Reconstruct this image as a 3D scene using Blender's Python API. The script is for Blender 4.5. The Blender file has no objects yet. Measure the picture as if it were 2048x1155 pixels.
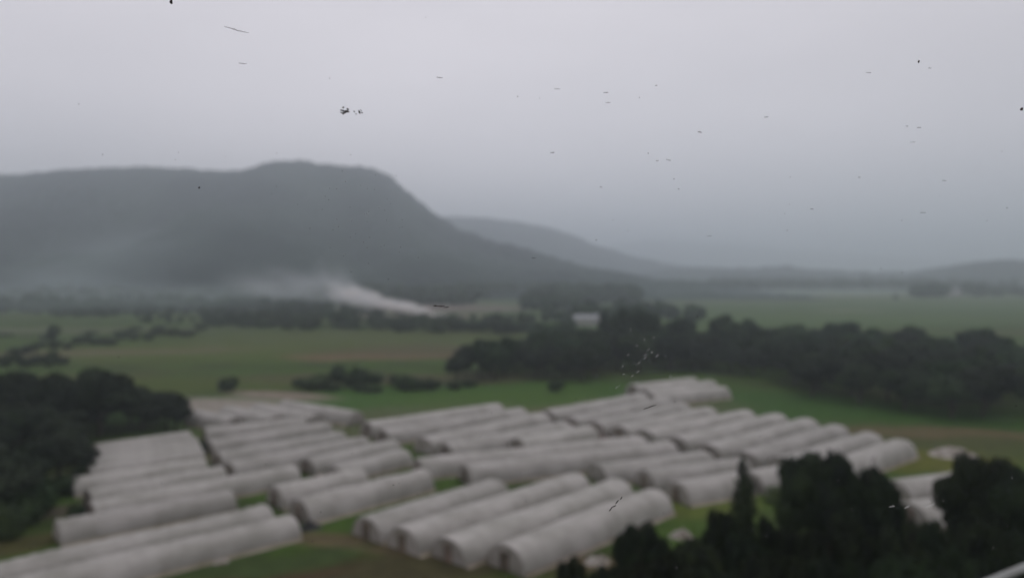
import bpy, math, random
from mathutils import Vector, Matrix, noise
random.seed(7)
R = math.radians
sc = bpy.context.scene
# ---------------------------------------------------------------- camera
F = 1547.0; CAMH = 30.0; PITCH = math.atan((577.5-545)/F)
cam = bpy.data.cameras.new('camera'); co = bpy.data.objects.new('camera', cam)
sc.collection.objects.link(co); sc.camera = co
co.location = (0, 0, CAMH); co.rotation_euler = (R(90)-PITCH, 0, 0)
cam.sensor_width = 36; cam.lens = 36*F/2048; cam.clip_start = .05; cam.clip_end = 30000
cam.dof.use_dof = True; cam.dof.focus_distance = .5; cam.dof.aperture_fstop = 5.4; cam.dof.aperture_blades = 0
# ---------------------------------------------------------------- sky and sun (overcast)
w = bpy.data.worlds.new('World'); sc.world = w; w.use_nodes = True
nt = w.node_tree; nt.nodes.clear(); N = nt.nodes.new; Lk = nt.links.new
out = N('ShaderNodeOutputWorld'); bg = N('ShaderNodeBackground'); bg.inputs[1].default_value = .1
sky = N('ShaderNodeTexSky'); sky.sky_type = 'NISHITA'; sky.sun_disc = False
sky.sun_elevation = R(58); sky.sun_rotation = R(-25)
tc = N('ShaderNodeTexCoord'); mp = N('ShaderNodeMapping'); mp.inputs['Scale'].default_value = (1, 1, 3.2)
nz = N('ShaderNodeTexNoise'); nz.inputs['Scale'].default_value = 1.7; nz.inputs['Detail'].default_value = 4; nz.inputs['Roughness'].default_value = .45
cr = N('ShaderNodeValToRGB')
cr.color_ramp.elements[0].position = .3; cr.color_ramp.elements[0].color = (4.2/10, 3.9/10, 4.15/10, 1)
cr.color_ramp.elements[1].position = .72; cr.color_ramp.elements[1].color = (5.15/10, 4.76/10, 5.05/10, 1)
# brighter towards the veiled sun, duller away from it (direction in the sky, not in the picture)
dt = N('ShaderNodeVectorMath'); dt.operation = 'DOT_PRODUCT'
sd = Vector((-.22, .93, .28)).normalized(); dt.inputs[1].default_value = sd
mr = N('ShaderNodeMapRange'); mr.interpolation_type = 'SMOOTHSTEP'
mr.inputs['From Min'].default_value = .70; mr.inputs['From Max'].default_value = 1.0
mr.inputs['To Min'].default_value = 14.8; mr.inputs['To Max'].default_value = 17.6
sc_ = N('ShaderNodeVectorMath'); sc_.operation = 'SCALE'
mx = N('ShaderNodeMix'); mx.data_type = 'RGBA'; mx.inputs['Factor'].default_value = .95
Lk(tc.outputs['Generated'], mp.inputs[0]); Lk(mp.outputs[0], nz.inputs['Vector']); Lk(nz.outputs[0], cr.inputs[0])
Lk(tc.outputs['Generated'], dt.inputs[0]); Lk(dt.outputs['Value'], mr.inputs['Value'])
Lk(cr.outputs[0], sc_.inputs[0]); Lk(mr.outputs[0], sc_.inputs['Scale'])
Lk(sky.outputs[0], mx.inputs['A']); Lk(sc_.outputs[0], mx.inputs['B'])
Lk(mx.outputs['Result'], bg.inputs[0]); Lk(bg.outputs[0], out.inputs[0])
sl = bpy.data.lights.new('sun', 'SUN'); sl.energy = .5; sl.angle = R(30); sl.color = (1, .97, .93)
so = bpy.data.objects.new('sun', sl); sc.collection.objects.link(so); so.rotation_euler = (R(32), 0, R(-25+180))
sc.view_settings.view_transform = 'Standard'; sc.view_settings.look = 'None'; sc.view_settings.exposure = 0; sc.view_settings.gamma = 1
sc.cycles.use_denoising = True; sc.cycles.volume_bounces = 3; sc.cycles.max_bounces = 6; sc.cycles.transparent_max_bounces = 12
sc.cycles.volume_step_rate = 1.0; sc.cycles.volume_max_steps = 128
# ---------------------------------------------------------------- helpers
fw = Vector((0, math.cos(PITCH), -math.sin(PITCH))); up = Vector((0, math.sin(PITCH), math.cos(PITCH))); rt = Vector((1, 0, 0))
eye = Vector((0, 0, CAMH))
def ray(px, py): return fw + rt*((px-1024)/F) + up*(-(py-577.5)/F)
def G(px, py, z=0.0):                       # the ground point (height z) that a direction meets
    d = ray(px, py); t = (z-CAMH)/d.z; return eye+d*t
def link(o, parent=None):
    sc.collection.objects.link(o)
    if parent: o.parent = parent
    return o
def mesh(name, v, f, mat, parent=None, smooth=False):
    me = bpy.data.meshes.new(name); me.from_pydata([tuple(p) for p in v], [], f); me.update()
    if mat: me.materials.append(mat)
    if smooth: me.polygons.foreach_set('use_smooth', [True]*len(me.polygons))
    return link(bpy.data.objects.new(name, me), parent)
def tag(o, label, cat, group=None):
    o['label'] = label; o['category'] = cat
    if group: o['group'] = group
    return o
def empty(name, loc, rz=0):
    o = bpy.data.objects.new(name, None); o.location = loc; o.rotation_euler = (0, 0, rz); o.empty_display_size = .5
    return link(o)
def mat(name, col, rough=.9, var=None, scale=1.0, bump=0, rand=0, spec=.2, coord='Object', detail=5, trans=0):
    m = bpy.data.materials.new(name); m.use_nodes = True; t = m.node_tree; b = t.nodes['Principled BSDF']
    b.inputs['Roughness'].default_value = rough; b.inputs['Specular IOR Level'].default_value = spec
    c = t.nodes.new('ShaderNodeTexCoord'); n = t.nodes.new('ShaderNodeTexNoise'); n.inputs['Scale'].default_value = scale; n.inputs['Detail'].default_value = detail
    t.links.new(c.outputs[coord], n.inputs['Vector'])
    x = t.nodes.new('ShaderNodeMix'); x.data_type = 'RGBA'; x.inputs['A'].default_value = (*col, 1)
    x.inputs['B'].default_value = (*(var or tuple(k*.6 for k in col)), 1)
    r = t.nodes.new('ShaderNodeMapRange'); r.inputs['From Min'].default_value = .35; r.inputs['From Max'].default_value = .65
    t.links.new(n.outputs[0], r.inputs[0]); t.links.new(r.outputs[0], x.inputs['Factor'])
    last = x.outputs['Result']
    if rand:
        oi = t.nodes.new('ShaderNodeObjectInfo'); h = t.nodes.new('ShaderNodeHueSaturation')
        m1 = t.nodes.new('ShaderNodeMapRange'); m1.inputs['To Min'].default_value = 1-rand; m1.inputs['To Max'].default_value = 1+rand
        t.links.new(oi.outputs['Random'], m1.inputs[0]); t.links.new(m1.outputs[0], h.inputs['Value'])
        m2 = t.nodes.new('ShaderNodeMapRange'); m2.inputs['To Min'].default_value = .5-rand*.06; m2.inputs['To Max'].default_value = .5+rand*.06
        mm = t.nodes.new('ShaderNodeMath'); mm.operation = 'FRACT'; m3 = t.nodes.new('ShaderNodeMath'); m3.operation = 'MULTIPLY'; m3.inputs[1].default_value = 7.3
        t.links.new(oi.outputs['Random'], m3.inputs[0]); t.links.new(m3.outputs[0], mm.inputs[0]); t.links.new(mm.outputs[0], m2.inputs[0]); t.links.new(m2.outputs[0], h.inputs['Hue'])
        t.links.new(last, h.inputs['Color']); last = h.outputs[0]
    t.links.new(last, b.inputs['Base Color'])
    if bump:
        bp = t.nodes.new('ShaderNodeBump'); bp.inputs['Strength'].default_value = bump
        n2 = t.nodes.new('ShaderNodeTexNoise'); n2.inputs['Scale'].default_value = scale*5; t.links.new(c.outputs[coord], n2.inputs['Vector'])
        t.links.new(n2.outputs[0], bp.inputs['Height']); t.links.new(bp.outputs[0], b.inputs['Normal'])
    return m
M = {
 'film': mat('film', (.375, .358, .338), .55, (.245, .238, .212), .30, .25, .10, .3, trans=0),
 'endfilm': mat('endfilm', (.30, .28, .26), .55, (.21, .195, .17), .5, .1, .1),
 'skirt': mat('skirt', (.34, .30, .25), .8, (.20, .175, .13), .35, .2, .15),
 'door': mat('door', (.17, .13, .10), .8, (.09, .075, .06), 1.0, 0, .3),
 'leaf': mat('leaf', (.036, .062, .022), .85, (.015, .026, .013), .25, 0, .38, .1),
 'leafdark': mat('leafdark', (.024, .035, .018), .85, (.011, .016, .011), .3, 0, .25, .1),
 'leafnear': mat('leafnear', (.030, .045, .018), .85, (.012, .017, .012), .35, 0, .4, .1),
 'leaflight': mat('leaflight', (.07, .11, .03), .85, (.04, .065, .022), .4, 0, .2, .1),
 'bark': mat('bark', (.06, .05, .04), .95, (.03, .025, .02), 1.5),
 'forest': mat('forest', (.026, .046, .036), .95, (.008, .017, .018), .007, .4, 0, .05, detail=8),
 'conc': mat('conc', (.30, .30, .29), .8, (.2, .2, .19), 1.5, .1),
 'whiteplastic': mat('whiteplastic', (.42, .40, .37), .6, (.17, .14, .11), .8, .1),
 'tarp': mat('tarp', (.03, .03, .035), .5, (.015, .015, .018), 1.2),
 'wall': mat('wall', (.30, .30, .285), .8, (.4, .39, .37), .5),
 'roof': mat('roof', (.26, .27, .28), .6, (.25, .26, .28), .5),
 'glass_dark': mat('glass_dark', (.03, .035, .04), .3),
 'steel': mat('steel', (.30, .32, .31), .45, (.22, .23, .22), 3.0, spec=.5),
 'grime': mat('grime', (.045, .035, .03), .9, (.02, .017, .015), 300),
 'faint_grime': mat('faint_grime', (.20, .19, .19), .9, (.14, .135, .135), 300),
 'pale_grime': mat('pale_grime', (.8, .8, .8), .9, (.7, .7, .7), 300),
}
for k_, al in (('faint_grime', .34), ('pale_grime', .22)): M[k_].node_tree.nodes['Principled BSDF'].inputs['Alpha'].default_value = al
# ---------------------------------------------------------------- ground
def ground_material():
    m = bpy.data.materials.new('ground'); m.use_nodes = True; t = m.node_tree; b = t.nodes['Principled BSDF']
    b.inputs['Roughness'].default_value = .95; b.inputs['Specular IOR Level'].default_value = .1
    n = t.nodes.new; l = t.links.new
    tcn = n('ShaderNodeTexCoord')
    def noi(s, d=5):
        q = n('ShaderNodeTexNoise'); q.inputs['Scale'].default_value = s; q.inputs['Detail'].default_value = d; l(tcn.outputs['Object'], q.inputs['Vector']); return q
    def mixc(fac, a, bcol):
        x = n('ShaderNodeMix'); x.data_type = 'RGBA'; l(fac, x.inputs['Factor'])
        if isinstance(a, tuple): x.inputs['A'].default_value = (*a, 1)
        else: l(a, x.inputs['A'])
        x.inputs['B'].default_value = (*bcol, 1); return x.outputs['Result']
    def rng(o, a, bb):
        r = n('ShaderNodeMapRange'); r.interpolation_type = 'SMOOTHSTEP'; r.inputs['From Min'].default_value = a; r.inputs['From Max'].default_value = bb; l(o, r.inputs[0]); return r.outputs[0]
    big = noi(.012); mid = noi(.07); fine = noi(.5, 8)
    col = mixc(rng(mid.outputs[0], .42, .62), (.046, .086, .013), (.036, .056, .012))
    col = mixc(rng(big.outputs[0], .52, .68), col, (.066, .068, .022))
    warp = noi(.05, 4)
    wv = n('ShaderNodeVectorMath'); wv.operation = 'SUBTRACT'; l(warp.outputs['Color'], wv.inputs[0]); wv.inputs[1].default_value = (.5, .5, .5)
    ws = n('ShaderNodeVectorMath'); ws.operation = 'MULTIPLY_ADD'; l(wv.outputs[0], ws.inputs[0]); ws.inputs[1].default_value = (26, 26, 0); l(tcn.outputs['Object'], ws.inputs[2])
    def patch(col_in, cx, cy, rx, ry, rot, c, soft=.35, strength=1.0, w=True):
        mp_ = n('ShaderNodeMapping'); mp_.vector_type = 'TEXTURE'
        mp_.inputs['Location'].default_value = (cx, cy, 0); mp_.inputs['Rotation'].default_value = (0, 0, R(rot)); mp_.inputs['Scale'].default_value = (rx, ry, 1e6)
        l(ws.outputs[0] if w else tcn.outputs['Object'], mp_.inputs[0])
        ln = n('ShaderNodeVectorMath'); ln.operation = 'LENGTH'; l(mp_.outputs[0], ln.inputs[0])
        r = n('ShaderNodeMapRange'); r.interpolation_type = 'SMOOTHSTEP'
        r.inputs['From Min'].default_value = 1+soft; r.inputs['From Max'].default_value = 1-soft; r.inputs['To Min'].default_value = 0; r.inputs['To Max'].default_value = strength
        l(ln.outputs['Value'], r.inputs[0]); return mixc(r.outputs[0], col_in, c)
    for p in PATCHES: col = patch(col, *p)
    # grain of tufts and stalks
    g = n('ShaderNodeMix'); g.data_type = 'RGBA'; g.blend_type = 'MULTIPLY'; g.inputs['Factor'].default_value = .5
    gr = n('ShaderNodeMapRange'); gr.inputs['From Min'].default_value = .3; gr.inputs['From Max'].default_value = .7; gr.inputs['To Min'].default_value = .55; gr.inputs['To Max'].default_value = 1.35
    l(fine.outputs[0], gr.inputs[0]); l(col, g.inputs['A']); l(gr.outputs[0], g.inputs['B'])
    l(g.outputs['Result'], b.inputs['Base Color']); return m
def pt(px, py, rx, ry, rot, c, soft=.35, st=1.0, w=True):
    p = G(px, py); return (p.x, p.y, rx, ry, rot, c, soft, st, w)
PATCHES = [
 # far plain on the right and pale strips by the far woods
 (150, 1100, 900, 560, 0, (.062, .100, .034), .3, .9), pt(1500, 640, 180, 70, 8, (.060, .104, .026), .4, .9),
 pt(1850, 620, 160, 60, -5, (.052, .092, .024), .4, .8), (250, 1000, 420, 35, -4, (.17, .16, .135), .5, .8, False),  # the long pale strip is low mist painted into the ground colour
 pt(1700, 621, 26, 10, 0, (.24, .22, .17), .5, .8), pt(1330, 603, 150, 30, 3, (.11, .11, .07), .5, .7), pt(1170, 636, 50, 20, 10, (.085, .105, .05), .5, .8),
 # meadow behind the tunnels
 pt(850, 800, 75, 22, 12, (.042, .098, .016), .25, 1.0), pt(1100, 795, 40, 16, 12, (.050, .100, .014), .3, .9),
 pt(1600, 815, 48, 20, -30, (.034, .082, .013), .3, 1.0), pt(340, 770, 45, 16, 0, (.058, .084, .014), .4, .9),
 pt(500, 700, 80, 40, 5, (.066, .096, .014), .4, .8), pt(740, 672, 90, 40, 5, (.070, .088, .024), .4, .8),
 pt(770, 712, 34, 12, 6, (.15, .092, .052), .5, .95), pt(860, 700, 45, 26, 6, (.085, .073, .038), .5, .8), pt(800, 755, 45, 12, 3, (.082, .072, .036), .5, .8),
 pt(200, 705, 60, 14, 18, (.105, .095, .048), .45, .9), pt(60, 660, 110, 22, 3, (.09, .10, .055), .4, .8),
 # bare hill foot behind the fire
 pt(880, 615, 85, 60, 0, (.15, .115, .105), .4, .95, False), pt(820, 632, 60, 22, 0, (.18, .14, .12), .4, .9, False),
 # tunnel lot
 pt(560, 790, 15, 5, -20, (.21, .175, .14), .4, 1.0, False), pt(450, 815, 22, 12, -20, (.25, .225, .19), .4, 1.0, False),
 pt(620, 870, 46, 15, 43, (.10, .10, .055), .4, .6), pt(1200, 840, 34, 16, 40, (.15, .11, .08), .4, .7),
 pt(1210, 870, 9, 4, 20, (.17, .085, .065), .4, 1.0, False), pt(1500, 905, 14, 9, 25, (.14, .13, .05), .4, .8),
 pt(1840, 880, 22, 16, 0, (.065, .070, .025), .4, .8), pt(1900, 868, 20, 6, -25, (.11, .085, .045), .45, .8), pt(1850, 925, 14, 6, 0, (.10, .105, .018), .35, .9),
 pt(1560, 985, 20, 5, 20, (.050, .095, .014), .3, 1.0, False),
 pt(1400, 1010, 9, 5, 20, (.085, .11, .022), .35, 1.0, False),
 # fore: brown verge and darker rough grass
 pt(760, 1150, 30, 5, 0, (.055, .045, .022), .4, .9), pt(870, 1098, 24, 2.6, -14, (.105, .08, .045), .4, .9, False), pt(420, 1150, 16, 4, 20, (.060, .030, .017), .4, .8), pt(500, 1120, 12, 4, 20, (.040, .062, .018), .4, 1.0),
 pt(60, 1030, 22, 2.6, 33, (.075, .062, .045), .4, .9, False), pt(0, 1080, 12, 4, 33, (.065, .045, .022), .4, .7), pt(390, 900, 10, 3, -45, (.09, .085, .025), .4, .8, False),
]
gm = ground_material()
v = []; fcs = []
xs = [-8500, -3000, -1200, -500, -200, 0, 200, 500, 1200, 3000, 8500]; ys = [-140, 0, 60, 120, 200, 400, 800, 1600, 3200, 6400, 11500]
for y in ys:
    for x in xs: v.append((x, y, 0))
k = len(xs)
for j in range(len(ys)-1):
    for i in range(k-1): fcs.append((j*k+i, j*k+i+1, (j+1)*k+i+1, (j+1)*k+i))
gnd = mesh('ground', v, fcs, gm); gnd['kind'] = 'structure'
# ---------------------------------------------------------------- hills
def interp(pts, x):
    if x <= pts[0][0]: return pts[0][1]
    for a, b in zip(pts, pts[1:]):
        if x <= b[0]:
            t = (x-a[0])/(b[0]-a[0]); t = t*t*(3-2*t)*.35+t*.65
            return a[1]+(b[1]-a[1])*t
    return pts[-1][1]
def hill(name, prof, D, y0, y1, nx, ny, amp, seed, tree=4):
    pr = [((p-1024)/F*D, (545-q)/F*D+CAMH) for p, q in prof]
    x0, x1 = pr[0][0], pr[-1][0]; v = []; f = []
    for j in range(ny+1):
        y = y0+(y1-y0)*j/ny
        t = (y-y0)/(D-y0) if y < D else (y1-y)/(y1-D)
        s = t**1.15*(1.25-.25*t)
        for i in range(nx+1):
            x = x0+(x1-x0)*i/nx; z = interp(pr, x)*s
            e = min(1, min(i, nx-i)/4)
            big_ = noise.noise(Vector((x/260+seed, y/340, seed)))+.5*noise.noise(Vector((x/110, y/130+seed, seed)))
            q = max(0, min(1, t)); z += big_*amp*q*(1-q)*4*min(1, z/60+.1)
            z += noise.noise(Vector((x/17, y/17, seed)))*tree*min(1, q*6)*(1 if q < .999 else .6)
            v.append((x, y, max(z*e, 0)-1.0*(1-e)-(.8 if q <= 0 else 0)))
    for j in range(ny):
        for i in range(nx):
            a = j*(nx+1)+i; f.append((a, a+1, a+nx+2, a+nx+1))
    o = mesh(name, v, f, M['forest'], smooth=True); o['kind'] = 'structure'; return o
hill('hill_ridge', [(-900, 430), (-500, 380), (-120, 362), (0, 350), (60, 348), (130, 340), (230, 335), (310, 333), (400, 340), (480, 344), (515, 336), (550, 325), (600, 321), (650, 330), (740, 335), (775, 347), (815, 383), (870, 428), (930, 462), (1010, 490), (1100, 518), (1200, 541), (1300, 556), (1400, 575)], 1600, 850, 2600, 300, 150, 60, 3.1, 8)
hill('far_hill', [(500, 520), (700, 470), (800, 436), (900, 430), (960, 432), (1030, 440), (1090, 450), (1140, 466), (1200, 491), (1280, 514), (1360, 530), (1450, 545), (1520, 562)], 2900, 2650, 4200, 150, 40, 20, 9.2, 5)
hill('low_hill', [(1150, 560), (1290, 545), (1350, 537), (1420, 534), (1500, 536), (1560, 533), (1640, 540), (1720, 543), (1800, 545), (1880, 546), (1960, 552), (2040, 560)], 2300, 1950, 2900, 160, 30, 8, 5.5, 7)
hill('side_hill', [(1830, 560), (1880, 548), (1920, 532), (1970, 522), (2010, 518), (2060, 520), (2150, 505), (2300, 490), (2500, 500), (2700, 545)], 1900, 1500, 2600, 120, 40, 10, 6.6, 5)
hill('distant_ridge', [(1000, 545), (1150, 500), (1300, 478), (1450, 486), (1600, 500), (1800, 515), (2100, 520), (2400, 500), (2800, 545)], 6800, 6000, 8600, 90, 20, 40, 2.2, 5)
# ---------------------------------------------------------------- plastic tunnels
W = 5.6; H = 2.65
def arch(k, n, w, h, r=1.0):
    a = math.pi*k/n
    c, s_ = math.cos(a), math.sin(a)
    return (math.copysign(abs(c)**.86, c)*w/2*r, (s_**.98 if s_ > 0 else 0)*h*r)
def tunnel(p1, p2, label, group, opened, seed):
    rnd = random.Random(seed)
    a = Vector((p1[0], p1[1], 0)); b = Vector((p2[0], p2[1], 0)); L = (b-a).length; m = (a+b)/2
    root = empty('plastic_tunnel', (m.x, m.y, 0), math.atan2(b.y-a.y, b.x-a.x)); tag(root, label, 'greenhouse', group)
    n = 18; v = []; f = []; stations = []
    nb = max(6, round(L/1.4)); hh = H*rnd.uniform(.96, 1.04)*(.88 if 'left block' in group else 1); ww = W*rnd.uniform(.98, 1.03)*(.87 if 'left' in group or 'slant' in group else .97)
    stations += [(-L/2, .955), (-L/2+.12, .985), (-L/2+.4, 1)]
    for i in range(nb):
        x0 = -L/2+.4+(L-.8)*i/nb; st = (L-.8)/nb
        if i: stations.append((x0, 1.0))
        stations.append((x0+st*.5, .965+rnd.uniform(-.022, .010)))
    stations += [(L/2-.4, 1), (L/2-.12, .985), (L/2, .955)]
    sag = [rnd.uniform(-.07, .07) for _ in range(6)]
    for x, r in stations:
        z = 1+sag[0]*.5*math.sin(x*.31+sag[1]*40)+sag[2]*.4*math.sin(x*.83+sag[3]*30)
        dy = .12*math.sin(x*.2+sag[4]*40)
        for q in range(n+1):
            y_, z_ = arch(q, n, ww, hh*z, r)
            if q in (0, n): z_ = -.03
            v.append((x, y_+dy*z_/hh, z_))
    k = n+1
    for i in range(len(stations)-1):
        for q in range(n): f.append((i*k+q, i*k+q+1, (i+1)*k+q+1, (i+1)*k+q))
    mesh('plastic_cover', v, f, M['film'], root, True)
    for sx in (-1, 1):                                          # end walls, slightly bellied out
        vv = []; ff = []; X = sx*(L/2-.02)
        si = 0 if sx < 0 else (len(stations)-1)
        ring = [Vector(v[si*k+q]) for q in range(n+1)]; c = Vector((X+sx*.10, 0, hh*.42))
        vv.append(c)
        for q in ring: vv.append((X, q.y*.985, q.z*.985))
        for q in ring: vv.append((X+sx*.07, q.y*.55, (q.z-hh*.42)*.55+hh*.42))
        nn = len(ring)
        for q in range(nn-1):
            ff.append((1+q, 2+q, 2+nn+q, 1+nn+q)); ff.append((1+nn+q, 2+nn+q, 0))
        ff.append((1, 1+nn, 2*nn, nn)); ff.append((1+nn, 0, 2*nn))
        ew = mesh('end_wall', vv, ff, M['endfilm'], root, False)
        dw, dh = 1.0, 1.85; xd = X+sx*.13
        dv = []; df = []
        def bx(x0, x1, y0, y1, z0, z1):
            o = len(dv); dv.extend([(x, y, z) for x in (x0, x1) for y in (y0, y1) for z in (z0, z1)])
            df.extend([(o, o+1, o+3, o+2), (o+4, o+6, o+7, o+5), (o, o+4, o+5, o+1), (o+2, o+3, o+7, o+6), (o, o+2, o+6, o+4), (o+1, o+5, o+7, o+3)])
        bx(xd-.05, xd+.05, -dw/2, dw/2, .03, dh)
        for y0 in (-dw/2-.09, dw/2): bx(xd-.07, xd+.07, y0, y0+.09, 0, dh+.08)
        bx(xd-.07, xd+.07, -dw/2, dw/2, dh, dh+.08)
        if sx < 0 and opened or rnd.random() < .5: mesh('door', dv, df, M['door'], ew)
    for sy in (-1, 1):                                          # soil-stained skirt along each side
        sv = []; sf = []; cnt = 0
        ns = max(8, int(L/1.0))
        for i in range(ns+1):
            x = -L/2+L*i/ns; hz = .38+.14*noise.noise(Vector((x*.4, sy*3+seed, 0)))
            e_ = .02 if 0 < i < ns else .0
            sv += [(x, sy*(ww/2+.34), -.02), (x, sy*(ww/2+.10), hz*.35), (x, sy*(ww/2+e_+.015), hz)]
        for i in range(ns):
            for q in range(2):
                a_ = i*3+q; sf.append((a_, a_+1, a_+4, a_+3))
        mesh('side_skirt', sv, sf, M['skirt'], root, True)
    return root
TUN = [
# front centre block
('front', 733,1031,993,954,'plastic tunnel, leftmost of the four side by side in the front centre',1),
('front',805,1053,1154,944,'grey plastic tunnel, second from the left of the four in the front centre',1),
('front',897,1072,1239,956,'plastic tunnel, third from the left of the four in the front centre',1),
('front',1010,1088,1312,977,'nearest plastic tunnel of the front centre four, brown open near end beside the dark bush',1),
('pair',549,971,722,937,'short plastic tunnel, the farther of the pair left of the front centre four',1),
('pair',598,998,847,937,'longer plastic tunnel with rounded far end, nearer of the pair left of the front four',1),
('left',113,1035,461,973,'plastic tunnel by the left bush, third from the bottom left corner',0),
('left',-40,1125,534,1003,'long plastic tunnel cut by the left edge, second from the bottom',0),
('left',-60,1168,583,1022,'nearest long plastic tunnel at the bottom left corner beside the dark grass',0),
('left',143,948,408,911,'plastic tunnel whose near end sticks out left under the dark trees',0),
('left',175,973,444,927,'plastic tunnel behind the longest one of the left block, ending before the dirt gap',0),
('left',181,997,588,925,'longest plastic tunnel of the left block, reaching the grass gap',0),
('left',189,883,378,857,'farthest plastic tunnel of the left block, right under the dark tree edge',0),
('left',188,895,392,869,'second farthest plastic tunnel of the left block behind the green strip',0),
('left',186,908,398,881,'third farthest plastic tunnel of the left block, beside the green strip',0),
('left',175,925,404,894,'fourth farthest plastic tunnel of the left block, below the green strip',0),
('midleft',409,850,608,832,'farthest plastic tunnel of the middle left block, below the slanting white ones',0),
('midleft',416,874,655,838,'second plastic tunnel of the middle left block, starting right of the green strip',0),
('midleft',434,899,682,857,'third plastic tunnel of the middle left block, ending at the olive grass notch',0),
('midleft',456,920,727,868,'longest plastic tunnel of the middle left block, starting right of the soil gap',0),
('midleft',612,911,788,874,'second nearest plastic tunnel of the middle left block',0),
('midleft',668,924,808,892,'nearest short plastic tunnel of the middle left block with grass along its side',0),
('slant',571,799,712,822,'pale plastic tunnel slanting the other way, its round end against the green meadow',0),
('slant',520,795,655,818,'pale plastic tunnel slanting the other way, just left of the one at the meadow edge',0),
('slant',462,796,590,818,'pale slanting plastic tunnel in the middle of the slanting group',0),
('slant',408,800,520,822,'pale slanting plastic tunnel beside the dark trees, leftmost of the slanting group',0),
('centre',734,842,996,805,'plastic tunnel along the bright meadow, farthest of the central block',1),
('centre',765,856,1043,813,'second farthest plastic tunnel of the central block below the meadow',0),
('centre',847,874,1085,824,'third plastic tunnel of the central block, its far end near the reddish gap',0),
('centre',890,885,1132,842,'fourth plastic tunnel of the central block, its near end above the olive grass',1),
('centre',1034,875,1180,850,'short plastic tunnel at the heart of the lot, beside the reddish soil',0),
('right',1095,818,1284,785,'farthest plastic tunnel of the long right hand row',1),
('right',1140,832,1330,792,'second farthest plastic tunnel of the long right hand row',1),
('right',1190,842,1366,804,'third farthest plastic tunnel of the long right hand row, near end at the reddish soil',1),
('right',1239,851,1417,812,'fourth farthest plastic tunnel of the long right hand row',1),
('right',1290,858,1493,818,'fifth farthest plastic tunnel of the long right hand row, rounded end on the grass',0),
('right',1352,873,1555,824,'fifth nearest plastic tunnel of the long right hand row',1),
('right',1417,886,1617,833,'fourth nearest plastic tunnel of the long right hand row, pinkish side',1),
('right',1490,900,1674,846,'third nearest plastic tunnel of the long right hand row',0),
('right',1562,912,1742,861,'second nearest plastic tunnel of the right hand row, partly behind the broad tree',0),
('right',1660,925,1803,877,'nearest plastic tunnel of the right hand row, its round end right of the broad tree',0),
('upper',1264,768,1387,754,'farthest of the three short plastic tunnels below the tree belt',0),
('upper',1290,778,1422,760,'middle one of the three short plastic tunnels below the tree belt',0),
('upper',1300,785,1448,772,'nearest of the three short plastic tunnels below the tree belt',0),
('middle',836,915,1282,870,'longest plastic tunnel across the middle, farthest of its block',0),
('middle',930,928,1340,882,'second long plastic tunnel across the middle, grass along its near side',1),
('middle',1195,927,1411,900,'third plastic tunnel across the middle, behind the four front ones',0),
('middle',1290,939,1485,914,'fourth plastic tunnel across the middle, ending by the pointed tree',0),
('middle',1353,962,1486,941,'short plastic tunnel just left of the pointed dark tree',0),
('middle',1500,942,1600,922,'round ended plastic tunnel between the pointed tree and the broad tree',0),
('corner',1790,961,1990,935,'plastic tunnel seen between the broad and the rightmost tree, the farther of two',0),
('corner',1822,1004,2000,981,'plastic tunnel seen between the broad and the rightmost tree, the nearer of two',0),
]
GN = {'front': 'four tunnels in the front centre', 'pair': 'pair of tunnels left of the front four', 'left': 'tunnels of the left block', 'midleft': 'tunnels of the middle left block',
      'slant': 'tunnels slanting the other way', 'centre': 'tunnels of the central block', 'right': 'tunnels of the long right hand row', 'upper': 'three short tunnels below the tree belt',
      'middle': 'long tunnels across the middle', 'corner': 'two tunnels between the near trees'}
for i, (g, x1, y1, x2, y2, lab, op) in enumerate(TUN):
    a = G(x1, y1, H); b = G(x2, y2, H)
    if g == 'slant':                                            # four parallel rows, set out on the ground from the rightmost
        a0 = G(571, 799, H); b0 = G(712, 822, H); k_ = [0, 6.1, 12.2, 18.3][('rightmost' and [t for t in range(4) if TUN[22+t][5] == lab][0])]
        d = (b0-a0).normalized(); pr = Vector((d.y, -d.x, 0)); 
        a = a0+pr*k_-d*(k_*.25); b = b0+pr*k_-d*(k_*.72)
    tunnel(a, b, lab, GN[g], op, 100+i)
# ---------------------------------------------------------------- trees
def leaf_mesh(name, blobs, nleaf, size, m, seed, hollow=.55):
    rnd = random.Random(seed); v = []; f = []
    tot = sum(b[3]*b[4]*b[5] for b in blobs)**1.0
    ws_ = [(b[3]*b[4]*b[5])**(2/3) for b in blobs]; S = sum(ws_)
    for b, wgt in zip(blobs, ws_):
        for _ in range(max(10, int(nleaf*wgt/S))):
            d = Vector((rnd.gauss(0, 1), rnd.gauss(0, 1), rnd.gauss(0, 1))).normalized()
            r = hollow+(1-hollow)*rnd.random()**.6
            r *= 1+.28*noise.noise(d*2.3+Vector((b[0], b[1], b[2])))
            p = Vector((b[0]+d.x*b[3]*r, b[1]+d.y*b[4]*r, b[2]+d.z*b[5]*r))
            nrm = (d+Vector((rnd.uniform(-.8, .8), rnd.uniform(-.8, .8), rnd.uniform(-.5, 1.0)))).normalized()
            t = nrm.orthogonal().normalized(); t = (Matrix.Rotation(rnd.uniform(0, 6.28), 3, nrm) @ t); u_ = nrm.cross(t)
            s = size*rnd.uniform(.6, 1.4); o = len(v)
            v += [p-t*s, p+u_*s*.55, p+t*s, p-u_*s*.55]; f.append((o, o+1, o+2, o+3))
    me = bpy.data.meshes.new(name); me.from_pydata([tuple(p) for p in v], [], f); me.update(); me.materials.append(m); return me
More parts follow.
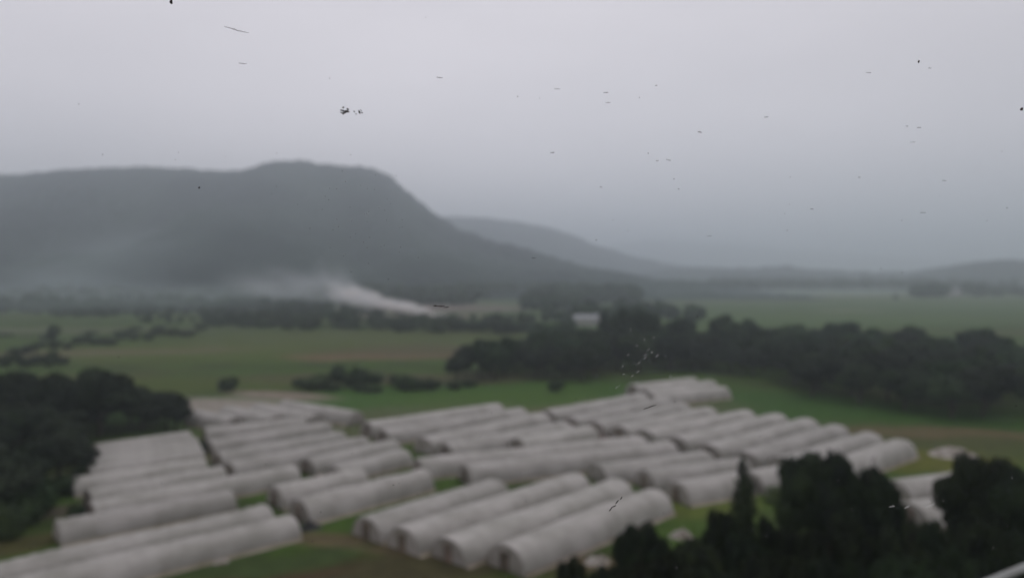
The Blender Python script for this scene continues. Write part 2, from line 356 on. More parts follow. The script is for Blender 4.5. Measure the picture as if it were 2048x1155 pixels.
def trunk_mesh(h, r, seed, limbs=5, spread=2.5):
    rnd = random.Random(seed); v = []; f = []
    def tube(p0, p1, r0, r1):
        d = (p1-p0).normalized(); a = d.orthogonal().normalized(); b = d.cross(a); o = len(v); n = 7
        for p, rr in ((p0, r0), ((p0+p1)/2+Vector((rnd.uniform(-.1, .1), rnd.uniform(-.1, .1), 0)), (r0+r1)/2), (p1, r1)):
            for q in range(n): t = 6.2832*q/n; v.append(p+a*math.cos(t)*rr+b*math.sin(t)*rr)
        for k_ in range(2):
            for q in range(n): f.append((o+k_*n+q, o+k_*n+(q+1) % n, o+(k_+1)*n+(q+1) % n, o+(k_+1)*n+q))
    tube(Vector((0, 0, -.2)), Vector((rnd.uniform(-.2, .2), 0, h)), r, r*.5)
    for i in range(limbs):
        t = 6.28*i/limbs+rnd.uniform(-.4, .4); z = h*rnd.uniform(.45, .95)
        tube(Vector((0, 0, z)), Vector((math.cos(t)*spread, math.sin(t)*spread, z+h*rnd.uniform(.3, .7))), r*.45, r*.12)
    me = bpy.data.meshes.new('trunk'); me.from_pydata([tuple(p) for p in v], [], f); me.update(); me.materials.append(M['bark']); return me
def crown_blobs(seed, n=14, w=5.0, z0=2.2, z1=10.0):
    rnd = random.Random(seed); bl = []
    zc = (z0+z1)/2; hz = (z1-z0)/2
    bl.append((0, 0, zc, w*.6, w*.6, hz*.7))
    for i in range(n):
        d = Vector((rnd.gauss(0, 1), rnd.gauss(0, 1), rnd.gauss(.15, .8))).normalized(); r = rnd.uniform(.45, .72)
        s = rnd.uniform(.24, .42)
        bl.append((d.x*w*r, d.y*w*r, zc+d.z*hz*r, w*s, w*s*rnd.uniform(.8, 1.2), hz*s*rnd.uniform(.75, 1.1)))
    return bl
def near_blobs(seed):
    rnd = random.Random(seed); bl = [(0, 0, 7.0, 2.6, 2.6, 1.7)]
    for i in range(26):
        a = rnd.uniform(0, 6.28); e = rnd.uniform(-.6, 1.0); q = math.sqrt(max(0, 1-e*e*.8)); k_ = rnd.uniform(.6, .82)
        s_ = rnd.uniform(.7, 1.5)
        bl.append((math.cos(a)*5*q*k_, math.sin(a)*5*q*k_, 6.9+e*2.5*k_*1.1, s_*1.25, s_*1.25, s_*.62))
    return bl
def cone_blobs(seed, h=10, w=2.3):
    rnd = random.Random(seed); bl = []
    for i in range(11):
        t = i/10; r = w*(1-t)**.65+.5
        bl.append((rnd.uniform(-.25, .25), rnd.uniform(-.25, .25), 1.2+t*(h-1.6), r*rnd.uniform(.85, 1.15), r*rnd.uniform(.85, 1.15), 1.0))
        if i < 9:
            a = rnd.uniform(0, 6.28); bl.append((math.cos(a)*r*.7, math.sin(a)*r*.7, 1.0+t*(h-1.6), r*.5, r*.5, .6))
    return bl
def bush_blobs(seed):
    rnd = random.Random(seed)
    return [(rnd.uniform(-3.2, 3.2), rnd.uniform(-1.6, 1.6), rnd.uniform(2.5, 6.5), rnd.uniform(1.6, 2.6), rnd.uniform(1.4, 2.4), rnd.uniform(2.5, 3.6)) for _ in range(9)]
# every prototype is 10 m tall and 10 m wide (cone: 5)
PROTO = {}
for i in range(4): PROTO['far%d' % i] = (leaf_mesh('crown', crown_blobs(i+1), 3200, .42, M['leaf'], i), trunk_mesh(5.5, .28, i))
for i in range(3): PROTO['dark%d' % i] = (leaf_mesh('crown', crown_blobs(i+21), 4200, .36, M['leafdark'], i+5), trunk_mesh(5.5, .28, i+8))
for i in range(4): PROTO['near%d' % i] = (leaf_mesh('crown', near_blobs(i+41), 17000, .19, M['leafnear'], i+9, .5), trunk_mesh(6, .26, i+4, 8))
PROTO['cone'] = (leaf_mesh('crown', cone_blobs(3), 9000, .19, M['leafnear'], 77, .3), trunk_mesh(8.6, .2, 3, 0))
PROTO['farcone'] = (leaf_mesh('crown', cone_blobs(5), 2500, .36, M['leaf'], 78, .3), trunk_mesh(8.6, .2, 3, 0))
for i in range(2): PROTO['bush%d' % i] = (leaf_mesh('crown', bush_blobs(i+61), 2600, .40, M['leaf'], i+31, .4), trunk_mesh(4, .22, i+14))
PROTO['light'] = (leaf_mesh('crown', bush_blobs(67), 2600, .35, M['leaflight'], 39, .4), trunk_mesh(4, .22, 19))
def tree(p, h, wd, kind, label, group=None, name='leafy_tree', cat='tree', rz=None):
    cm, tm = PROTO[kind]; o = empty(name, (p[0], p[1], 0), random.uniform(0, 6.28) if rz is None else rz); o.scale = (wd/10, wd/10, h/10)
    tag(o, label, cat, group)
    for nm, me in (('crown', cm), ('trunk', tm)):
        c = bpy.data.objects.new(nm, me); link(c, o)
    return o
def tree_px(px, top, base, wpx, kind, label, group=None, name='leafy_tree', cat='tree'):
    p = G(px, base); D = p.y; h = CAMH-D*(top-545)/F; wd = wpx*D/F
    if kind in ('cone', 'farcone'): wd *= 2
    return tree(p, max(h, .5), wd, kind, label, group, name, cat)
# --- the belt of trees behind the right hand tunnels
def pip(x, y, poly):
    c = False; j = len(poly)-1
    for i in range(len(poly)):
        (xi, yi), (xj, yj) = poly[i], poly[j]
        if (yi > y) != (yj > y) and x < (xj-xi)*(y-yi)/(yj-yi)+xi: c = not c
        j = i
    return c
def scatter(poly_px, step, jit, hr, wr, kinds, label, group, seed, name='leafy_tree'):
    rnd = random.Random(seed); poly = [(G(a, b).x, G(a, b).y) for a, b in poly_px]
    x0 = min(p[0] for p in poly); x1 = max(p[0] for p in poly); y0 = min(p[1] for p in poly); y1 = max(p[1] for p in poly); n = 0
    y = y0; row = 0
    while y <= y1:
        x = x0+(step/2 if row % 2 else 0)
        while x <= x1:
            a, b = x+rnd.uniform(-jit, jit), y+rnd.uniform(-jit, jit)
            if pip(a, b, poly):
                ex, ey = (a-x0)/(x1-x0), (b-y0)/(y1-y0)
                part_ = ('left', 'middle', 'right')[min(2, int(ex*3))]; row_ = ('front', 'centre', 'rear')[min(2, int(ey*3))]
                lb = label.replace('ROW', row_).replace('PART', part_)
                tree((a, b), rnd.uniform(*hr), rnd.uniform(*wr), rnd.choice(kinds), lb, group+', '+row_+' '+part_, name); n += 1
            x += step
        y += step*.87; row += 1
    print('scatter', label, n)
BELT = [(1225, 745), (1330, 742), (1460, 748), (1560, 775), (1660, 806), (1780, 828), (1900, 838), (2150, 850), (2200, 742), (2050, 735), (1850, 716), (1600, 705), (1400, 700), (1230, 705)]
scatter(BELT, 10.6, 3.2, (8.0, 13.0), (11, 15.5), ['far0', 'far1', 'far2', 'far3', 'dark0', 'dark1'], 'dark tree in the ROW rows, PART part, of the belt behind the tunnels', 'trees of the belt behind the right hand tunnels', 5)
scatter([(900, 765), (1000, 768), (1080, 758), (1215, 765), (1222, 720), (1130, 715), (1010, 722), (905, 752)], 8.0, 2.4, (7.5, 12.5), (9, 13), ['far0', 'far1', 'far2', 'dark1'], 'rounded tree in the ROW PART of the dark clump left of the belt', 'trees of the clump left of the belt', 8)
# --- left wood
scatter([(-160, 1085), (20, 1062), (95, 1005), (128, 960), (150, 915), (172, 885), (330, 862), (375, 852), (372, 838), (300, 828), (200, 815), (60, 808), (-150, 806)], 7.6, 2.2, (6, 9), (8.5, 11.5), ['dark0', 'dark1', 'dark2'], 'dark tree in the ROW PART of the wood beside the left tunnels', 'trees of the left wood', 11)
for px, top, base, wp, kd, lb in [
 (1272, 600, 722, 105, 'far1', 'tallest tree of the belt, rising above the far plain at its left end'),
 (1362, 626, 716, 70, 'far2', 'light topped tree just right of the tallest tree of the belt'),
 (1455, 628, 716, 80, 'far0', 'second rounded tree right of the tallest tree of the belt'),
 (1210, 622, 716, 50, 'farcone', 'pointed tree just left of the tallest tree of the belt'),
 (1690, 634, 722, 110, 'far3', 'broad tree standing above the back edge of the belt'),
 (1585, 640, 716, 100, 'far1', 'spreading tree at the back edge in the middle of the belt'),
 (200, 722, 872, 150, 'dark1', 'biggest rounded tree rising above the left wood'),
 (115, 735, 868, 110, 'dark0', 'tree just left of the biggest tree in the left wood'),
 (28, 742, 862, 120, 'dark2', 'tall tree at the left picture edge above the wood'),
 (285, 775, 858, 85, 'dark0', 'tree right of the biggest tree in the left wood'),
 (352, 805, 858, 75, 'dark2', 'last tree at the right tip of the left wood'),
 (150, 1003, 1040, 46, 'bush0', 'small bush between the left track and the tunnels'),
 (455, 750, 782, 46, 'bush1', 'small lone bush in the meadow above the slanting tunnels'),
 (640, 742, 775, 110, 'bush0', 'low spreading thicket, left half of the one above the meadow'),
 (702, 726, 773, 90, 'bush1', 'low spreading thicket, taller right half of the one above the meadow'),
 (608, 752, 772, 60, 'bush1', 'low scrub at the left tip of the thicket'),
 (820, 748, 780, 70, 'bush1', 'small dark bush on the far side of the bright meadow'),
 (860, 752, 778, 60, 'bush0', 'bush joining the meadow edge to the clump of trees'),
 (1110, 750, 782, 50, 'bush0', 'low bush in front of the dark clump of trees'),
 (693, 612, 655, 90, 'bush0', 'rounded tree in front of the left part of the smoke'),
 (874, 626, 664, 84, 'bush1', 'dark bush right in front of the fire'),
 (620, 622, 652, 90, 'bush1', 'tree left of the rounded tree before the smoke'),
 (535, 616, 652, 100, 'bush0', 'spreading tree at the left end of the row before the smoke'),
 (480, 622, 650, 60, 'bush1', 'small tree starting the row before the smoke'),
 (760, 640, 658, 70, 'bush0', 'low bush between the two trees before the smoke'),
 (948, 634, 662, 60, 'bush0', 'bush just right of the one before the fire'),
 (990, 622, 660, 34, 'bush1', 'narrow tree right of the fire'),
 (1045, 622, 662, 34, 'farcone', 'pointed dark tree standing alone right of the fire'),
 (1140, 628, 668, 30, 'farcone', 'pointed tree before the pale shed'),
 (1105, 640, 690, 80, 'far2', 'tree at the top of the clump below the pale shed'),
 (1165, 655, 700, 90, 'far0', 'rounded tree just below the pale shed'),
 (105, 645, 680, 34, 'bush1', 'dark upright bush in the left meadow'),
 (1868, 560, 594, 100, 'bush0', 'dark rounded trees on the far plain left of the pale house'),
 (1845, 563, 594, 60, 'bush1', 'left shoulder tree of the far clump on the plain'),
 (1952, 562, 592, 66, 'bush1', 'far tree just right of the pale house'),
 (2000, 568, 592, 60, 'bush0', 'lower far tree between the pale house and the right edge'),
 (2050, 570, 592, 60, 'bush1', 'far tree cut by the right edge on the plain'),
 (1790, 585, 599, 14, 'bush0', 'tiny lone bush on the far plain'),
]:
    bush = 'bush' in lb or 'thicket' in lb or 'scrub' in lb
    tree_px(px, top, base, wp, kd, lb, None, 'bush' if bush else ('pointed_tree' if kd == 'farcone' else 'leafy_tree'), 'bush' if bush else 'tree')
for i, (px, top, base, wp) in enumerate([(190, 905, 935, 50), (165, 925, 965, 60), (128, 945, 990, 70), (92, 965, 1022, 80), (50, 985, 1050, 90), (5, 1000, 1078, 100), (165, 890, 925, 60), (20, 950, 1040, 110), (75, 935, 1000, 100)]):
    tree_px(px, top, base, wp, 'bush%d' % (i % 2), 'low bush at the foot of the left wood, beside the dirt track', 'bushes at the foot of the left wood', 'bush', 'bush')
scatter([(585, 778), (640, 766), (740, 762), (860, 768), (960, 772), (960, 784), (860, 786), (740, 784), (640, 782)], 8, 4, (1.2, 3.2), (4, 9), ['bush0', 'bush1'], 'low scrub in the ROW PART of the strip along the bright meadow', 'scrub along the bright meadow', 31, 'bush')
scatter([(0, 672), (250, 660), (420, 650), (420, 662), (250, 676), (0, 690)], 22, 10, (1.0, 3.0), (5, 14), ['bush0', 'bush1'], 'low scrub in the ROW PART of the left meadow', 'scrub of the left meadow', 33, 'bush')
# --- hedge line in the left meadow
for i in range(15):
    t = i/14; px = 30+370*t; base = 705-40*t+5*math.sin(i*2.1)
    tree_px(px, base-(14+6*math.sin(i*1.7)**2), base, 40+10*math.cos(i), 'bush%d' % (i % 2), 'low shrub of the dark hedge line crossing the left meadow', 'shrubs of the hedge line in the left meadow', 'shrub', 'shrub')
scatter([(430, 655), (600, 662), (760, 664), (930, 668), (1080, 672), (1080, 655), (930, 650), (760, 646), (600, 644), (430, 642)], 15, 7, (3, 9), (9, 17), ['bush0', 'bush1', 'far1', 'far3', 'bush0'], 'scrubby tree in the ROW PART of the loose row before the smoke', 'trees of the loose row before the smoke', 21, 'scrub_tree')
for i in range(7):
    px = -10+i*22; tree_px(px, 700-(i % 3)*6+10, 728+(i % 2)*5, 40, 'bush%d' % (i % 2), 'scrub bush above the left wood at the meadow edge', 'scrub bushes at the edge of the left meadow', 'bush', 'bush')
# --- near trees at the lower right (they stand below the viaduct)
def near(px, top, D, wd, kind, label, name='leafy_tree'):
    h = CAMH-D*(top-545)/F; x = (px-1024)/F*D
    tree((x, D*math.cos(0)), h, wd, kind, label, None, name, 'tree')
for a in [
 (1632, 893, 64, 7.4, 'near0', 'broad round topped dark tree, left half of the double crown in front of the tunnels'),
 (1706, 890, 62, 7.0, 'near1', 'right half of the broad double crowned dark tree in front of the tunnels'),
 (1772, 962, 61, 4.2, 'near2', 'lower dark tree leaning out right of the broad double crown'),
 (1492, 928, 60, 7.6, 'cone', 'pointed dark tree left of the broad crown'),
 (1972, 890, 62, 6.6, 'near2', 'tall dark tree by the right edge of the picture'),
 (2055, 900, 60, 6.6, 'near3', 'dark tree cut by the right edge of the picture'),
 (1282, 1022, 57, 3.8, 'near3', 'rounded near bush like tree beside the nearest front tunnel'),
 (1410, 1035, 54, 3.2, 'near1', 'dark tree left below the pointed tree'),
 (1400, 1065, 50, 4.5, 'near2', 'low dark tree at the bottom, left of the pointed tree'),
 (1500, 1050, 52, 3.6, 'near0', 'dark tree directly below the pointed tree'),
 (1605, 1020, 52, 4.2, 'near3', 'near tree below the left half of the double crown'),
 (1700, 1015, 53, 4.2, 'near0', 'near tree below the right half of the double crown'),
 (1800, 1038, 52, 4.4, 'near1', 'near tree low in front of the two tunnels seen between crowns'),
 (1885, 1035, 54, 3.6, 'near2', 'near tree just left of the tall right hand tree, low'),
 (1970, 1010, 51, 5.0, 'near3', 'near tree in front of the tall right hand tree'),
 (1148, 1104, 52, 3.0, 'near0', 'small dark treetop poking up at the bottom centre right'),
 (1310, 1085, 48, 5.0, 'near1', 'near crown at the bottom, under the rounded near tree'),
 (1440, 1100, 46, 5.0, 'near3', 'bottom edge tree, third from the left of the lowest row'),
 (1548, 1018, 56, 3.0, 'near1', 'small dark crown between the pointed tree and the double crown'),
 (1340, 1070, 52, 3.4, 'near2', 'near crown between the rounded near tree and the low dark trees'),
 (1450, 1000, 58, 2.8, 'near0', 'shrubby dark crown at the left foot of the pointed tree'),
 (1850, 1018, 58, 3.2, 'near3', 'small dark crown just below the two tunnels between crowns'),
 (1380, 1120, 46, 5.0, 'near0', 'bottom edge tree, second from the left of the lowest row'),
 (1215, 1108, 51, 3.0, 'near1', 'small dark treetop right of the one poking up at the bottom centre right'),
 (1250, 1128, 47, 4.6, 'near3', 'bottom edge tree, leftmost of the lowest row'),
 (2020, 1075, 46, 5.4, 'near0', 'bottom edge tree at the lower right corner'),
 (1560, 1095, 45, 5.4, 'near2', 'bottom edge tree, below the pointed tree'),
 (1680, 1080, 45, 5.4, 'near1', 'bottom edge tree, below the double crown'),
 (1800, 1095, 44, 5.4, 'near0', 'bottom edge tree, below the gap with the two tunnels'),
 (1920, 1085, 46, 5.0, 'near2', 'bottom edge tree near the lower right corner'),
]:
    near(*a, name='pointed_tree' if a[4] == 'cone' else 'leafy_tree')
# --- woods too far to count
def woods(name, rows, m, seed):
    rnd = random.Random(seed); v = []; f = []
    for (xa, xb, y, dy, ha, hb, n) in rows:
        for i in range(n):
            cx = rnd.uniform(xa, xb); cy = y+rnd.uniform(-dy, dy); h = rnd.uniform(ha, hb); r = h*rnd.uniform(.4, .7)
            for _ in range(80):
                d = Vector((rnd.gauss(0, 1), rnd.gauss(0, 1), rnd.gauss(0, 1))).normalized(); q = rnd.uniform(.6, 1.05)
                p = Vector((cx+d.x*r*q, cy+d.y*r*q, h*.5+d.z*h*.5*q)); 
                nr = (d+Vector((rnd.uniform(-.6, .6), rnd.uniform(-.6, .6), rnd.uniform(-.3, .8)))).normalized(); t = nr.orthogonal().normalized(); u_ = nr.cross(t); s = h*.16; o = len(v)
                v += [p-t*s, p+u_*s, p+t*s, p-u_*s]; f.append((o, o+1, o+2, o+3))
    o = mesh(name, v, f, m); o['kind'] = 'stuff'; return o
woods('far_woods', [(-620, -40, 760, 50, 9, 17, 300), (-500, -150, 620, 50, 6, 13, 160), (-330, -60, 560, 30, 4, 9, 90), (-230, 60, 480, 26, 2.5, 6, 60), (20, 110, 520, 70, 5, 12, 50), (-150, 150, 960, 40, 12, 20, 150), (20, 130, 800, 40, 12, 18, 60), (10, 60, 640, 25, 8, 14, 20), (60, 360, 1250, 60, 12, 19, 120),
      (330, 860, 1350, 80, 12, 20, 170), (-300, -30, 900, 30, 12, 18, 80), (450, 1000, 1700, 60, 14, 24, 100)], M['leaf'], 3)
o = bpy.data.objects['far_woods']; tag(o, 'dark woods along the foot of the hills and across the far plain', 'woods')
# ---------------------------------------------------------------- small things
def box_mesh(v, f, x0, x1, y0, y1, z0, z1):
    o = len(v); v.extend([(x, y, z) for x in (x0, x1) for y in (y0, y1) for z in (z0, z1)])
    f.extend([(o, o+1, o+3, o+2), (o+4, o+6, o+7, o+5), (o, o+4, o+5, o+1), (o+2, o+3, o+7, o+6), (o, o+2, o+6, o+4), (o+1, o+5, o+7, o+3)])
def house(p, L, Wd, hh, rz, label, name='pale_house'):
    r = empty(name, (p[0], p[1], 0), rz); tag(r, label, 'building')
    v = []; f = []; box_mesh(v, f, -L/2, L/2, -Wd/2, Wd/2, -.1, hh); wl = mesh('wall', v, f, M['wall'], r)
    e = .35; z = hh+.004; g = hh+Wd*.28
    v = [(-L/2-e, -Wd/2-e, z-.1), (L/2+e, -Wd/2-e, z-.1), (L/2+e, Wd/2+e, z-.1), (-L/2-e, Wd/2+e, z-.1), (-L/2-e, 0, g), (L/2+e, 0, g)]
    mesh('roof', v, [(0, 1, 5, 4), (2, 3, 4, 5), (0, 4, 3), (1, 2, 5), (0, 3, 2, 1)], M['roof'], r)
    n = max(2, int(L/3.5))
    for i in range(n):
        x = -L/2+L*(i+.5)/n; v = []; f = []; box_mesh(v, f, x-.6, x+.6, -Wd/2-.05, -Wd/2+.02, 1.0, 2.2); mesh('window', v, f, M['glass_dark'], r)
    v = []; f = []; box_mesh(v, f, -L/2-.05, -L/2+.02, -.6, .6, 0, 2.1); mesh('door', v, f, M['door'], r)
p = G(1170, 650); house(p, 15, 8, 4.0, R(8), 'small pale shed with grey roof behind the clump of trees', 'pale_shed')
p = G(1910, 592); house(p, 12, 9, 7.5, R(-12), 'tiny pale house between dark trees on the far plain')
def heap(px, py, rx, ry, hz, m, label, cat, name, seed, lumps=9):
    rnd = random.Random(seed); p = G(px, py); v = []; f = []
    nx = 26
    pk = [(rnd.uniform(-.7, .7), rnd.uniform(-.7, .7), rnd.uniform(.5, 1), rnd.uniform(.2, .45)) for _ in range(lumps)]
    for j in range(nx+1):
        for i in range(nx+1):
            a, b = i/nx*2-1, j/nx*2-1; z = 0
            for cx, cy, ch, cr_ in pk: z = max(z, ch*math.exp(-((a-cx)**2+(b-cy)**2)/cr_**2))
            z *= max(0, 1-(a*a+b*b)**1.5); z += .45*abs(noise.noise(Vector((a*5+seed, b*5, 0))))*max(0, 1-a*a-b*b)
            v.append((a*rx, b*ry, z*hz-.02))
    for j in range(nx):
        for i in range(nx):
            q = j*(nx+1)+i; f.append((q, q+1, q+nx+2, q+nx+1))
    o = mesh(name, v, f, m); o.location = (p.x, p.y, 0); o.rotation_euler = (0, 0, rnd.uniform(-.5, .5)); tag(o, label, cat); return o
heap(1905, 908, 4.2, 3.4, 1.2, M['whiteplastic'], 'crumpled heap of white plastic sheeting on bare soil left of the right hand tree', 'plastic heap', 'plastic_heap', 3)
heap(1362, 1072, 1.4, 1.2, .9, M['whiteplastic'], 'small white plastic heap on the grass behind the near dark trees', 'plastic heap', 'plastic_heap', 5)
heap(1195, 1122, 1.6, 1.2, .8, M['whiteplastic'], 'pale rubble pile beside the near side of the nearest front tunnel', 'rubble pile', 'rubble_pile', 8)
heap(622, 1056, 1.5, 1.0, .9, M['tarp'], 'dark tarpaulin pile at the far end of the nearest left tunnel', 'tarpaulin', 'tarpaulin_pile', 11)
heap(442, 1124, .9, .6, .35, M['whiteplastic'], 'scrap of white plastic in the dark grass at the bottom left', 'scrap', 'plastic_scrap', 13)
tree_px(1830, 905, 990, 60, 'near1', 'thin dark shrub in front of the two tunnels between the crowns', None, 'shrub', 'shrub') if False else None
tree_px(1560, 975, 1000, 90, 'light', 'bright green scrub between the pointed tree and the broad tree', None, 'bush', 'bush')
tree_px(408, 880, 905, 26, 'bush1', 'weeds growing in the gap between the left and middle left tunnels', None, 'weed_patch', 'weeds')
# smouldering brush heap under the smoke
heap(880, 640, 10, 4, 1.6, M['tarp'], 'smouldering brush heap below the rising white smoke', 'brush heap', 'brush_heap', 17)
# ---------------------------------------------------------------- viaduct walkway and rail (only its rail shows at the lower right corner)
A = eye+ray(1955, 1172)*3.0; B = eye+ray(2230, 1060)*3.5
r = empty('guard_rail', ((A.x+B.x)/2, (A.y+B.y)/2, A.z-1.1)); tag(r, 'pale metal guard rail of the viaduct crossing the lower right corner', 'railing')
def pipe(name, p, q, rad, m, parent, n=12):
    off = parent.location; p = p-off; q = q-off; d = (q-p).normalized(); a = d.orthogonal().normalized(); b = d.cross(a); v = []
    for c in (p, q):
        for k_ in range(n): t = 6.2832*k_/n; v.append(c+a*math.cos(t)*rad+b*math.sin(t)*rad)
    f = [(k_, (k_+1) % n, n+(k_+1) % n, n+k_) for k_ in range(n)]+[tuple(range(n))[::-1], tuple(range(n, 2*n))]
    return mesh(name, v, f, m, parent, False)
dn = Vector((0, 0, 1)); B2 = Vector((B.x, B.y, A.z)); e = (B-A).normalized()
pipe('top_rail', A-e*.6, B+e*1.2, .016, M['steel'], r)
for q in (A-e*.3, B+e*.2): pipe('post', Vector((q.x, q.y, A.z-1.15)), Vector((q.x, q.y, q.z-.01)), .02, M['steel'], r)
v = []; f = []; box_mesh(v, f, -3.5, 3.5, -1.0, 1.0, -.35, 0); box_mesh(v, f, -.6, .6, -.6, .6, -(A.z-1.1), -.36)
wk = mesh('viaduct_deck', v, f, M['conc']); wk.location = ((A.x+B.x)/2+.6, (A.y+B.y)/2-.4, A.z-1.1); wk['kind'] = 'structure'
# ---------------------------------------------------------------- the train window that the photograph looks through
win = empty('window_pane', tuple(eye+fw*.5)); win.rotation_euler = (R(90)-PITCH, 0, 0)
tag(win, 'scratched train window pane with dark chips of dirt, in front of the whole view', 'window')
tm_ = bpy.data.materials.new('clear_glass'); tm_.use_nodes = True; t = tm_.node_tree; t.nodes.clear()
a_ = t.nodes.new('ShaderNodeBsdfTransparent'); a_.inputs[0].default_value = (.985, .99, .985, 1); b_ = t.nodes.new('ShaderNodeOutputMaterial'); t.links.new(a_.outputs[0], b_.inputs[0])
v = []; f = []; box_mesh(v, f, -.62, .62, -.42, .42, -.006, -.001); mesh('glass', v, f, tm_, win)
def wp(px, py): return ((px-1024)/F*.5, -(py-577.5)/F*.5)
def fleck(name, px, py, w_, h_, ang, m, seed, n=9):
    rnd = random.Random(seed); cx, cy = wp(px, py); s = .5/F; v = []
    for k_ in range(n):
        t = 6.2832*k_/n; q = rnd.uniform(.55, 1.1); x = math.cos(t)*w_/2*q*s; y = math.sin(t)*h_/2*q*s
        v.append((cx+x*math.cos(ang)-y*math.sin(ang), cy+x*math.sin(ang)+y*math.cos(ang)))
    vv = [(a, b, -.0006) for a, b in v]+[(a, b, .0) for a, b in v]
    f = [tuple(range(n))[::-1], tuple(range(n, 2*n))]+[(k_, (k_+1) % n, n+(k_+1) % n, n+k_) for k_ in range(n)]
    return vv, f
def marks(name, lst, m):
    V = []; Fc = []
    for i, a in enumerate(lst):
        vv, ff = fleck(name, *a, m, i*13+len(lst)); o = len(V); V += vv; Fc += [tuple(q+o for q in g_) for g_ in ff]
    return mesh(name, V, Fc, m, win)
rnd = random.Random(4)
def blotch(cx, cy, w_, h_, n, s0=2.0, s1=5.5):
    out_ = []
    for _ in range(n):
        a = rnd.uniform(0, 6.28); q = rnd.random()**.5
        out_.append((cx+math.cos(a)*w_/2*q, cy+math.sin(a)*h_/2*q, rnd.uniform(s0, s1), rnd.uniform(s0*.7, s1*.6), rnd.uniform(-.6, .9)))
    return out_
marks('dirt_chip', blotch(689, 221, 17, 14, 30), M['grime'])
marks('dirt_chip', blotch(716, 224, 19, 11, 14, 1.5, 4), M['grime'])
marks('scratch', [(460, 56, 26, 2.2, -.25), (480, 62, 34, 2.2, -.2)], M['faint_grime'])
marks('scratch', [(485, 127, 22, 1.6, -.1)], M['faint_grime'])
marks('scratch', [(880, 612, 28, 2.6, 0), (893, 614, 16, 2.2, .1), (870, 611, 10, 3, 0)], M['grime'])
marks('scratch', [(1295, 815, 18, 1.8, .3), (1306, 811, 14, 1.6, .25)], M['grime'])
marks('scratch', [(1234, 1003, 14, 2, .9), (1228, 1012, 12, 2, .3), (1221, 1018, 12, 2.2, 1.0), (1243, 995, 9, 2, 1.0)], M['grime'])
marks('dirt_chip', [(342, 4, 8, 9, .4)], M['grime'])
marks('speck', [(1838, 123, 4, 6, 0)], M['grime']); marks('speck', [(398, 375, 5, 4, 0)], M['grime'])
marks('speck', [(2044, 218, 8, 6, .3)], M['grime']); marks('scratch', [(1400, 264, 12, 2.4, -.3)], M['faint_grime'])
marks('scratch', [(1105, 305, 13, 2, 0)], M['faint_grime']); marks('scratch', [(879, 155, 18, 1.8, -.1)], M['faint_grime'])
marks('scratch', [(1212, 185, 14, 1.6, 0)], M['faint_grime']); marks('scratch', [(1533, 234, 12, 2.2, 0)], M['faint_grime'])
sm = [(rnd.uniform(1050, 1900), rnd.uniform(60, 540), rnd.uniform(3, 15), rnd.uniform(1.0, 1.7), rnd.uniform(-.25, .1)) for _ in range(20)]
sm += [(rnd.uniform(20, 2040), rnd.uniform(20, 1140), rnd.uniform(1.5, 3.2), rnd.uniform(1.3, 2.6), 0) for _ in range(30)]
mk = marks('fine_scratches', sm, M['faint_grime']); mk['kind'] = 'stuff'
pm = [(rnd.gauss(1288, 26), rnd.gauss(705, 26), rnd.uniform(3, 12), rnd.uniform(1, 1.6), rnd.uniform(.3, 1.0)) for _ in range(22)]
pm += [(rnd.gauss(1250, 16), rnd.gauss(760, 12), rnd.uniform(3, 9), rnd.uniform(1, 1.6), rnd.uniform(.3, 1.1)) for _ in range(9)]
pm += [(1862, 1010, 20, 3, .4), (1815, 1013, 12, 3, .5), (1785, 1012, 14, 3, .2)]
marks('pale_scrape', pm, M['pale_grime'])
pm = [(rnd.gauss(730, 70), rnd.gauss(430, 60), rnd.uniform(1.5, 4), rnd.uniform(1.2, 2.4), 0) for _ in range(55)]+[(rnd.uniform(0, 2048), rnd.uniform(300, 1155), rnd.uniform(1.5, 3.2), rnd.uniform(1.2, 2.2), 0) for _ in range(70)]
mk = marks('pale_specks', pm, M['pale_grime']); mk['kind'] = 'stuff'
# ---------------------------------------------------------------- smoke and haze
def vol(name, col, dens, nscale=None, ncut=.4, aniso=0):
    m = bpy.data.materials.new(name); m.use_nodes = True; t = m.node_tree; t.nodes.clear()
    pv = t.nodes.new('ShaderNodeVolumePrincipled'); o = t.nodes.new('ShaderNodeOutputMaterial'); t.links.new(pv.outputs[0], o.inputs['Volume'])
    pv.inputs['Color'].default_value = (*col, 1); pv.inputs['Density'].default_value = dens; pv.inputs['Anisotropy'].default_value = aniso
    if nscale:
        c = t.nodes.new('ShaderNodeTexCoord'); n = t.nodes.new('ShaderNodeTexNoise'); n.inputs['Scale'].default_value = nscale; n.inputs['Detail'].default_value = 3
        t.links.new(c.outputs['Object'], n.inputs['Vector'])
        r = t.nodes.new('ShaderNodeMapRange'); r.inputs['From Min'].default_value = ncut; r.inputs['From Max'].default_value = .72
        t.links.new(n.outputs[0], r.inputs[0])
        # falls off to nothing at the puff's own border (unit sphere in object space)
        ln = t.nodes.new('ShaderNodeVectorMath'); ln.operation = 'LENGTH'; t.links.new(c.outputs['Object'], ln.inputs[0])
        fo = t.nodes.new('ShaderNodeMapRange'); fo.interpolation_type = 'SMOOTHSTEP'; fo.inputs['From Min'].default_value = 1.0; fo.inputs['From Max'].default_value = .25; t.links.new(ln.outputs['Value'], fo.inputs[0])
        mu = t.nodes.new('ShaderNodeMath'); mu.operation = 'MULTIPLY'; t.links.new(r.outputs[0], mu.inputs[0]); t.links.new(fo.outputs[0], mu.inputs[1])
        m2 = t.nodes.new('ShaderNodeMath'); m2.operation = 'MULTIPLY'; m2.inputs[1].default_value = dens; t.links.new(mu.outputs[0], m2.inputs[0]); t.links.new(m2.outputs[0], pv.inputs['Density'])
    return m
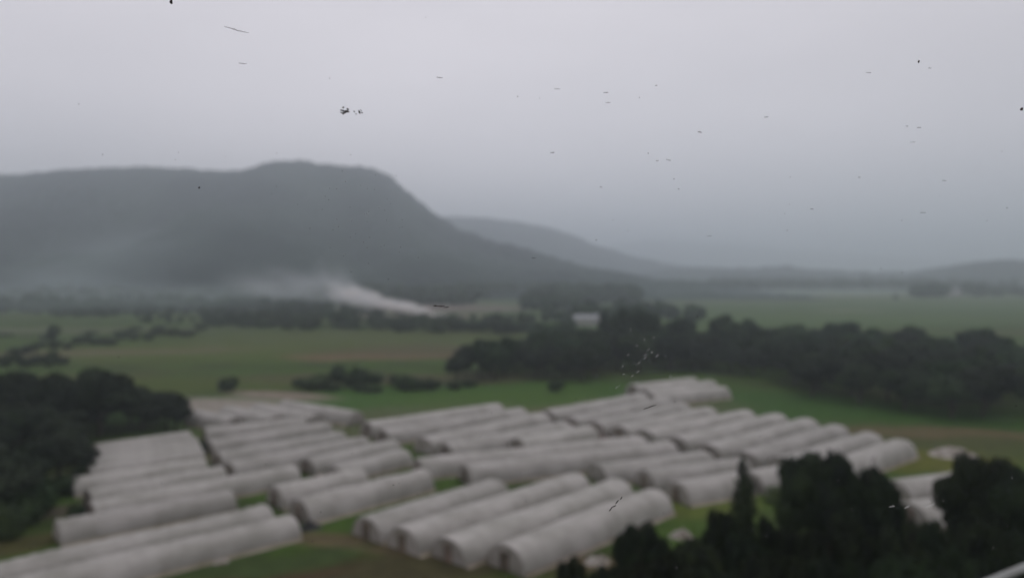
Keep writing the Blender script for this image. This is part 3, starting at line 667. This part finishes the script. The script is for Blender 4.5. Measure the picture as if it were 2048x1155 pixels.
def ico(sub=3):
    import bmesh
    bm = bmesh.new(); bmesh.ops.create_icosphere(bm, subdivisions=sub, radius=1.0)
    v = [tuple(q.co) for q in bm.verts]; f = [tuple(q.index for q in g_.verts) for g_ in bm.faces]; bm.free(); return v, f
IV, IF = ico()
def puff(px, py, D, rx, ry, rz_, m, ang=0, name='smoke'):
    d = ray(px, py); p = eye+d*(D/d.y); o = mesh(name, IV, IF, m); o.location = p; o.scale = (rx, ry, rz_); o.rotation_euler = (0, ang, 0); o['kind'] = 'stuff'
    return o
SM = vol('smoke_dense', (.95, .93, .93), .55, 1.6, .40); SM2 = vol('smoke_thin', (.88, .92, .96), .030, 1.5, .38); MI = vol('mist', (.80, .93, .96), .0060, 1.4, .34); SM3 = vol('smoke_mid', (.93, .93, .95), .17, 1.7, .40)
rs = random.Random(9)
for i in range(9):
    t = i/8; puff(905-215*t+rs.uniform(-8, 8), 634-42*t**.9+rs.uniform(-5, 5), 520+rs.uniform(-8, 20), 7+9*t+rs.uniform(-1, 3), 6+5*t, 3.0+4.0*t+rs.uniform(-.8, 1), SM if t < .75 else SM3, R(14))
puff(790, 606, 545, 20, 10, 5, SM3, R(12)); puff(710, 588, 545, 30, 14, 10, SM3, R(24)); puff(672, 555, 560, 26, 14, 16, SM2, R(35))
puff(590, 575, 600, 75, 35, 20, SM2, R(8)); puff(330, 590, 690, 210, 60, 17, MI, 0); puff(90, 575, 720, 170, 60, 24, MI, 0); puff(160, 600, 520, 130, 40, 13, MI, 0); puff(420, 600, 560, 110, 40, 12, MI, 0); puff(200, 520, 800, 150, 60, 45, MI, R(-8))
puff(1450, 588, 980, 330, 60, 10, MI, 0); puff(1700, 582, 1150, 300, 60, 10, MI, 0)
for px_, py_, r_ in ((812, 612, 5), (835, 622, 4), (775, 604, 6), (745, 592, 7), (705, 585, 8)): puff(px_, py_, 525, r_*1.3, r_, r_*.7, SM, R(10))
hm = vol('haze', (.865, .94, 1.0), .00052, aniso=.72)
v = []; f = []; box_mesh(v, f, -9000, 9000, -200, 12000, -2.5, 420); hz = mesh('haze', v, f, hm); hz['kind'] = 'stuff'
